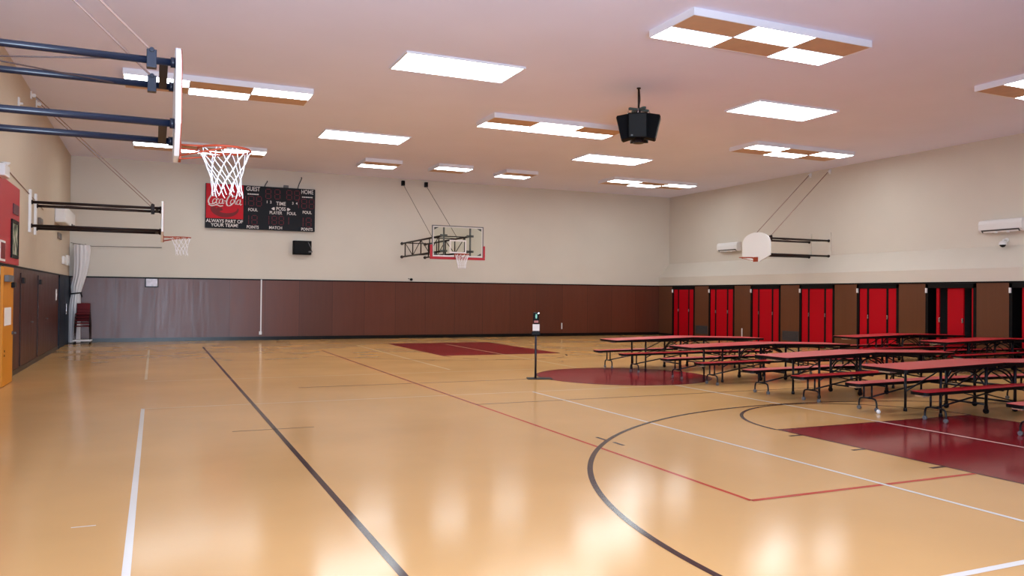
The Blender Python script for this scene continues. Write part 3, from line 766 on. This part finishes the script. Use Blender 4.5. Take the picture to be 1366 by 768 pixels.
# ------------------------------------------------------------------ air conditioners, camera, vents on the right wall
def ac(y, z, label):
    t = thing('air_conditioner', (XR, y, z), label, 'air conditioner', 'wall air conditioners')
    prof = [(0, -0.17), (-0.17, -0.17), (-0.235, -0.10), (-0.245, 0.06), (-0.22, 0.15), (-0.16, 0.18), (0, 0.18)]
    b = MB().prism(prof, -0.62, 0.62, 'xz'); b.build('body', M['whiteplastic'], t, 0.01)
    MB().prism([(-0.12, -0.176), (-0.175, -0.176), (-0.238, -0.105), (-0.23, -0.098)], -0.54, 0.54, 'xz').build('air_slot', M['ventgrey'], t)
    MB().prism([(-0.175, -0.18), (-0.182, -0.175), (-0.21, -0.14), (-0.20, -0.14)], -0.5, 0.5, 'xz').build('louvre', M['whiteplastic'], t)
    for y_ in (-0.25, 0.1): MB().box((-0.25, y_, -0.20), (-0.17, y_+0.05, -0.165)).build('louvre_motor', M['whiteplastic'], t)
ac(14.55, 3.75, 'white wall air conditioner at the right edge above the pockets')
ac(26.0, 3.75, 'white wall air conditioner half hidden behind the fan-shaped backboard')
t = thing('dome_camera', (XR, 14.50, 3.33), 'small white dome camera under the right air conditioner', 'security camera')
MB().cyl((0, 0, 0.02), (-0.03, 0, 0.02), 0.06).tube([(-0.02, 0, 0.02), (-0.14, 0, 0.03), (-0.17, 0, -0.02)], 0.02, 8).build('arm', M['whiteplastic'], t)
MB().lathe([(0.03, 0.03), (0.085, 0.0), (0.1, -0.06), (0.1, -0.08)], 20, 0, (-0.17, 0, -0.03)).build('housing', M['whiteplastic'], t)
MB().lathe([(0.001, -0.15), (0.04, -0.14), (0.07, -0.11), (0.08, -0.08)], 20, 0, (-0.17, 0, -0.03)).build('dome', M['black'], t)
def vent(y, z, label):
    t = thing('wall_vent', (XP, y, z), label, 'vent', 'low grey wall vents')
    b = MB()
    for a, c in (((-0.40, -0.17), (0.40, -0.14)), ((-0.40, 0.14), (0.40, 0.17)), ((-0.40, -0.14), (-0.37, 0.14)), ((0.37, -0.14), (0.40, 0.14))): b.box((-0.02, a[0], a[1]), (0, c[0], c[1]))
    b.build('frame', M['ventgrey'], t, 0.003)
    b = MB()
    for i in range(7): b.box((-0.016, -0.37, -0.125+i*0.04), (0.0, 0.37, -0.105+i*0.04))
    b.box((-0.004, -0.37, -0.14), (0, 0.37, 0.14)); b.build('slats', M['ventgrey'], t)
vent(27.15, 0.36, 'grey wall vent between the two red pockets nearest the corner')
vent(22.06, 0.36, 'grey wall vent between the third and fourth red pockets')
tag(box1('outlet_pipe', (XP-0.03, 24.62, 0.12), (XP, 24.66, 0.52), M['whiteplastic'], None, 0.006), 'thin white pipe stub low on the wainscot between red pockets', 'pipe')

# ------------------------------------------------------------------ back wall details
t = thing('conduit', (3.53, YB-0.02, 0), 'white vertical conduit down the brown back wainscot', 'conduit')
MB().box((-0.022, -0.03, 0.28), (0.022, 0, 2.2)).build('cover_strip', M['whiteplastic'], t, 0.005)
MB().box((-0.06, -0.05, 0.2), (0.03, 0, 0.32)).build('outlet_box', M['whiteplastic'], t, 0.006)
t = thing('wall_plate', (-0.1, YB-0.02, 2.03), 'small shiny plate in a black frame high on the back wainscot', 'wall plate')
b = MB()
for a, c in (((-0.21, -0.16), (0.21, -0.13)), ((-0.21, 0.13), (0.21, 0.16)), ((-0.21, -0.13), (-0.18, 0.13)), ((0.18, -0.13), (0.21, 0.13))): b.box((a[0], -0.03, a[1]), (c[0], 0, c[1]))
b.build('frame', M['black'], t)
box1('plate', (-0.18, -0.02, -0.13), (0.18, -0.005, 0.13), M['mirror'], t)
t = thing('wall_sensor', (9.17, YB, 2.30), 'tiny dark sensor on the wall above the wainscot under the glass backboard', 'sensor')
MB().lathe([(0.001, 0.05), (0.05, 0.03), (0.06, -0.02), (0.03, -0.05), (0.001, -0.055)], 14, 0, (0, -0.06, 0)).build('sensor_head', M['black'], t)
MB().tube([(0, -0.02, 0), (-0.12, -0.02, 0.03)], 0.015, 6).build('cable_stub', M['ventgrey'], t)
tag(box1('wall_bracket', (15.82, YB-0.05, 0.30), (15.86, YB-0.02, 0.56), M['whiteplastic'], None, 0.006), 'tiny white bracket low on the back wainscot right of the sanitizer stand', 'bracket')
b = MB(); b.tube([(-2.66+0.1, YB-0.18, 3.31), (-1.94, YB-0.1, 3.22), (0.2, YB-0.02, 3.25)], 0.010, 6)
tag(b.build('curtain_cable', M['cabledark']), 'thin dark cable stretched along the back wall above the tied curtain', 'cable')

# tied-back curtain in the left corner
def curtain():
    t = thing('tied_curtain', (-2.32, 29.95, 0), 'white curtain tied back in the left corner of the hall', 'curtain')
    n = 60; rows = []
    ks = [(3.24, 0.10, 0.22, 0.10), (3.05, 0.11, 0.23, 0.12), (2.6, 0.10, 0.205, 0.13), (2.2, 0.05, 0.17, 0.12), (1.85, -0.03, 0.155, 0.10), (1.64, -0.05, 0.12, 0.085), (1.45, -0.07, 0.14, 0.095), (1.0, -0.09, 0.16, 0.11), (0.5, -0.10, 0.165, 0.12), (0.02, -0.10, 0.17, 0.12)]
    vs = []; fs = []
    zs = []
    for i in range(len(ks)-1):
        for k in range(5): 
            u = k/5; zs.append(tuple(a+(b-a)*u for a, b in zip(ks[i], ks[i+1])))
    zs.append(ks[-1])
    for z, cx, rx, ry in zs:
        for k in range(n):
            a = 2*PI*k/n; w = 1+0.13*math.sin(11*a+z*0.5)+0.05*math.sin(5*a+1+z)
            vs.append((cx+rx*w*math.cos(a), ry*w*math.sin(a), z))
    for i in range(len(zs)-1):
        for k in range(n): l = (k+1) % n; fs.append((i*n+k, i*n+l, (i+1)*n+l, (i+1)*n+k))
    b = MB(); b.add(vs, fs, 0, True); b.add(vs[:n], [tuple(range(n))]); b.add(vs[-n:], [tuple(range(n))])
    b.build('fabric', M['curtain'], t)
    s = MB(); s.tube([(-0.05+0.15*math.cos(2*PI*i/24), 0.11*math.sin(2*PI*i/24), 1.64+0.02*math.cos(2*PI*i/24)) for i in range(24)], 0.022, 8, 0, True)
    s.tube([(0.09, -0.05, 1.63), (0.13, -0.09, 1.52)], 0.02, 6); s.build('tie_strap', M['black'], t)
    for x in (-0.15, 0.03, 0.2):
        MB().tube([(x+0.02*math.cos(2*PI*i/12), 0.0, 3.25+0.022*math.sin(2*PI*i/12)) for i in range(12)], 0.006, 5, 0, True).build('hanger_ring', M['ventgrey'], t)
curtain()

# dolly with stacked red chairs
dx, dy = -2.12, 29.35
t = thing('chair_dolly', (dx, dy, 0), 'low white dolly under the stack of red chairs in the left corner', 'dolly')
MB().box((-0.27, -0.27, 0.10), (0.27, 0.27, 0.14)).build('deck', M['whiteplastic'], t, 0.008)
for sx in (-1, 1):
    for sy in (-1, 1):
        c = MB().box((sx*0.22-0.02, sy*0.22-0.02, 0.06), (sx*0.22+0.02, sy*0.22+0.02, 0.11)).build('caster', M['grey'], t)
        MB().cyl((sx*0.22-0.015, sy*0.22, 0.038), (sx*0.22+0.015, sy*0.22, 0.038), 0.038, 14).build('wheel', M['black'], c)
def chair(z, label):
    t = thing('stacking_chair', (dx, dy, z), label, 'chair', 'red stacking chairs on the dolly')
    MB().prism([(-0.21, -0.21), (0.21, -0.21), (0.19, 0.2), (-0.19, 0.2)], 0.42, 0.45, 'xy').build('seat', M['chairred'], t, 0.012)
    xf = Matrix.Translation((0, 0.20, 0.44)) @ Matrix.Rotation(math.radians(-10), 4, 'X')
    MB().box((-0.19, -0.012, 0.14), (0.19, 0.012, 0.34), 0, xf).build('backrest', M['chairred'], t, 0.01)
    for sx in (-1, 1):
        MB().tube([(sx*0.20, -0.19, 0.43), (sx*0.225, -0.22, 0.0)], 0.011, 8).build('leg', M['darksteel'], t)
        MB().tube([(sx*0.20, 0.17, 0.43), (sx*0.225, 0.25, 0.0)], 0.011, 8).build('leg', M['darksteel'], t)
        MB().tube([(sx*0.20, 0.17, 0.43), (sx*0.19, 0.215, 0.5), (sx*0.185, 0.262, 0.77)], 0.011, 8).build('back_post', M['darksteel'], t)
    return t
c0 = chair(0.142, 'red stacking chair at the bottom of the stack on the white dolly')
for i, l in enumerate(('red stacking chair second from the bottom of the stack in the corner', 'red stacking chair third from the bottom of the stack in the corner', 'red stacking chair second from the top of the corner stack', 'red stacking chair on top of the corner stack')):
    dup(c0, l, (dx, dy, 0.142+0.1*(i+1)))

# ------------------------------------------------------------------ left wall
# orange door leaf standing open against the wall
t = thing('door_leaf', (XL+0.14, 16.4, 0), 'orange door leaf standing open at the left edge of the photo', 'door')
MB().box((0, 0.0, 0.012), (0.045, 1.10, 2.13)).build('panel', M['orange'], t, 0.004)
MB().box((0.045, 0.06, 1.86), (0.12, 0.62, 1.98)).build('door_closer', M['grey'], t, 0.01)
MB().box((0.045, 0.7, 1.90), (0.09, 0.80, 1.98)).build('closer_bracket', M['ventgrey'], t, 0.006)
MB().box((0.045, 0.83, 1.76), (0.10, 1.06, 1.86)).build('strike_latch', M['black'], t, 0.01)
MB().box((0.045, 0.15, 1.08), (0.05, 0.84, 1.40)).build('paper_notice', M['paper'], t)
MB().tube([(0.045, 1.0, 0.92), (0.11, 1.0, 0.92), (0.115, 0.88, 0.92)], 0.014, 8).cyl((0.045, 1.0, 0.92), (0.055, 1.0, 0.92), 0.035).build('lever_handle', M['grey'], t)
for z in (0.55, 0.63): MB().cyl((0.045, 0.2, z), (0.052, 0.2, z), 0.02, 10).build('bolt', M['black'], t)
for z in (0.3, 1.1, 1.8): MB().cyl((0.0, 1.11, z-0.06), (0.0, 1.11, z+0.06), 0.014, 10).build('hinge', M['chrome'], t)
MB().box((-0.14, 1.04, 0.25), (0.0, 1.08, 0.35)).build('wall_stop', M['grey'], t)
# red painted panel above with its fittings
rp = MB().box((XL, 12.5, ZW+0.02), (XL+0.025, 19.3, 3.80)).build('wall_panel', M['panelred'], None, 0.004)
tag(rp, 'red panel on the left wall above the orange door', 'wall panel')
t = thing('framed_poster', (XL+0.025, 18.64, 2.73), 'narrow black framed poster on the red panel at left', 'poster')
b = MB()
for a, c in (((-0.43, -0.38), (0.43, -0.31)), ((-0.43, 0.31), (0.43, 0.38)), ((-0.43, -0.31), (-0.35, 0.31)), ((0.35, -0.31), (0.43, 0.31))): b.box((0, a[0], a[1]), (0.03, c[0], c[1]))
b.build('frame', M['black'], t, 0.004); box1('picture', (0.005, -0.35, -0.31), (0.015, 0.35, 0.31), M['poster'], t)
t = thing('wall_plaque', (XL+0.025, 18.75, 3.33), 'small dark plaque above the framed poster on the red panel', 'plaque')
MB().box((0, -0.33, -0.10), (0.02, 0.33, 0.10)).build('plate', mat('plaque_maroon', srgb(90, 40, 52), 0.5), t, 0.004)
t = thing('wall_sign', (XL+0.025, 17.28, 2.44), 'white bordered maroon sign at the left edge beside the framed poster', 'sign')
MB().box((0, -0.27, -0.19), (0.015, 0.27, 0.19)).build('border', M['paper'], t)
MB().box((0.015, -0.23, -0.15), (0.02, 0.23, 0.15)).build('sign_face', M['boarddark'], t)
t = thing('emergency_light', (XL+0.0, 16.95, 3.88), 'white wall fixture above the red panel at the left edge', 'emergency light')
MB().box((0, -0.25, -0.12), (0.14, 0.28, 0.1)).build('case', M['whiteplastic'], t, 0.02)
MB().lathe([(0.03, 0), (0.07, 0.04), (0.075, 0.06)], 16, 0, (0.1, 0.1, 0.1)).build('lamp_head', M['whiteplastic'], t)
b = MB(); b.tube([(XL+0.012, 17.5, 4.02), (XL+0.012, 20.2, 3.9), (XL+0.012, 23.2, 3.75)], 0.010, 6)
tag(b.build('wall_wire', M['cable']), 'thin wire sloping along the left wall toward the far left hoop', 'wire')
def wallbox(name, y, z, hy, hz, d, m, label, cat, bev=0.008):
    t = thing(name, (XL, y, z), label, cat)
    MB().box((0, -hy, -hz), (d, hy, hz)).build('case', m, t, bev)
    return t
t = wallbox('wall_unit', 27.3, 3.89, 1.5, 0.24, 0.28, M['whiteplastic'], 'white box unit on the left wall between the far hoop arms', 'wall unit', 0.03)
MB().box((0.28, 0.2, -0.21), (0.30, 0.9, -0.15)).build('grille', M['ventgrey'], t); MB().cyl((0.28, 1.1, -0.15), (0.29, 1.1, -0.15), 0.04).build('knob', M['ventgrey'], t)
t = wallbox('thermostat', 27.0, 3.33, 0.42, 0.09, 0.04, M['beigebox'], 'small brown thermostat below the white box unit on the left wall', 'thermostat')
MB().box((0.04, -0.3, -0.04), (0.045, 0.3, 0.05)).build('cover', M['grey'], t)
t = wallbox('junction_box', 22.55, 3.40, 0.25, 0.08, 0.06, M['beigebox'], 'small brown junction box beside the far left hoop mounting boards', 'junction box')
MB().box((0.06, -0.2, -0.05), (0.065, 0.2, 0.05)).build('cover', M['grey'], t)
t = wallbox('alarm_panel', 28.3, 2.66, 0.38, 0.12, 0.06, M['whiteplastic'], 'white alarm panel above the blue doors, nearer of two', 'alarm panel')
MB().box((0.06, -0.3, -0.02), (0.065, 0.3, 0.08)).build('cover', M['white'], t)
t = wallbox('switch_box', 29.4, 2.70, 0.35, 0.16, 0.06, M['whiteplastic'], 'white switch box above the blue doors, closest to the corner', 'switch box')
MB().box((0.06, -0.25, -0.1), (0.065, 0.25, 0.1)).build('cover', M['white'], t)
t = wallbox('push_plate', 17.75, 1.53, 0.10, 0.16, 0.03, M['whiteplastic'], 'white paper plate on the wainscot beside the orange door', 'wall plate')
MB().tube([(0.03, 0.05, 0.1), (0.09, 0.08, 0.0), (0.03, 0.05, -0.12)], 0.014, 6).build('pull', M['whiteplastic'], t)
t = wallbox('key_switch', 26.3, 1.60, 0.12, 0.16, 0.03, M['whiteplastic'], 'white plate on the brown wainscot beside the blue doors', 'wall plate')
MB().box((0.03, -0.04, -0.05), (0.04, 0.04, 0.05)).build('cover', M['white'], t)
b = MB(); b.box((XL, 19.0, 5.48), (XL+0.03, 19.12, 5.66)).box((XL+0.03, 19.04, 5.52), (XL+0.09, 19.08, 5.56))
tag(b.build('wall_bracket', M['whiteplastic'], None, 0.004), 'small white bracket high on the left wall above the red panel', 'bracket')
# cupboard doors let into the wainscot
for y0, lab in ((19.55, 'brown flush cupboard door in the left wainscot, nearer one'), (22.3, 'brown flush cupboard door in the left wainscot, farther one')):
    t = thing('cupboard_door', (XL+0.02, y0, 0), lab, 'cupboard door', 'flush cupboard doors')
    MB().box((0, 0, 0.12), (0.02, 1.7, 2.08)).build('panel', M['wood_left'], t, 0.004)
    MB().tube([(0.02, 1.5, 1.0), (0.07, 1.5, 1.0), (0.07, 1.36, 1.0)], 0.011, 8).build('lever_handle', M['grey'], t)
    MB().box((0.02, 0.05, 1.86), (0.07, 0.25, 1.98)).build('door_stop', M['darksteel'], t, 0.006)

# small white ball on the floor
b = MB(); b.lathe([(0.001, 0), (0.02, 0.006), (0.033, 0.033), (0.02, 0.06), (0.001, 0.066)], 14, 0, (9.82, 8.62, 0))
tag(b.build('small_ball', M['whiteplastic']), 'small white ball on the floor beside the front bench foot', 'ball')

# ------------------------------------------------------------------ light and camera
W = bpy.data.worlds.new('world'); bpy.context.scene.world = W; W.use_nodes = True
W.node_tree.nodes['Background'].inputs['Color'].default_value = (0.62, 0.78, 1.0, 1)
W.node_tree.nodes['Background'].inputs['Strength'].default_value = 0.25
def area(name, loc, rot, sx, sy, energy, col):
    l = bpy.data.lights.new(name, 'AREA'); l.shape = 'RECTANGLE'; l.size = sx; l.size_y = sy; l.energy = energy; l.color = col
    o = bpy.data.objects.new(name, l); C.objects.link(o); o.location = loc; o.rotation_euler = rot
    return o
area('doorway_daylight', (0.7, YF-0.15, 1.45), (math.radians(138), 0, 0), 5.0, 2.4, 2300, (0.64, 0.80, 1.0))

cam = bpy.data.cameras.new('camera'); co = bpy.data.objects.new('camera', cam); C.objects.link(co)
f_px, yaw, pitch, roll, h = 1066.807, 0.4200, 0.0095, 0.0096, 1.7019
f = Vector((math.sin(yaw)*math.cos(pitch), math.cos(yaw)*math.cos(pitch), math.sin(pitch)))
r = Vector((math.cos(yaw), -math.sin(yaw), 0)); u = r.cross(f)
r2 = math.cos(roll)*r+math.sin(roll)*u; u2 = -math.sin(roll)*r+math.cos(roll)*u
mw = Matrix((r2, u2, -f)).transposed().to_4x4(); mw.translation = (0, 0, h)
co.matrix_world = mw
cam.sensor_fit = 'HORIZONTAL'; cam.sensor_width = 36.0; cam.lens = 36.0*f_px/1366; cam.clip_end = 200
sc = bpy.context.scene; sc.camera = co
vs = sc.view_settings; vs.view_transform = 'Standard'; vs.look = 'None'; vs.exposure = 0.09; vs.gamma = 1.0; vs.use_curve_mapping = False
sc.cycles.use_denoising = True
sc.cycles.max_bounces = 8; sc.cycles.diffuse_bounces = 5; sc.cycles.glossy_bounces = 4; sc.cycles.transmission_bounces = 6
sc.cycles.sample_clamp_indirect = 6
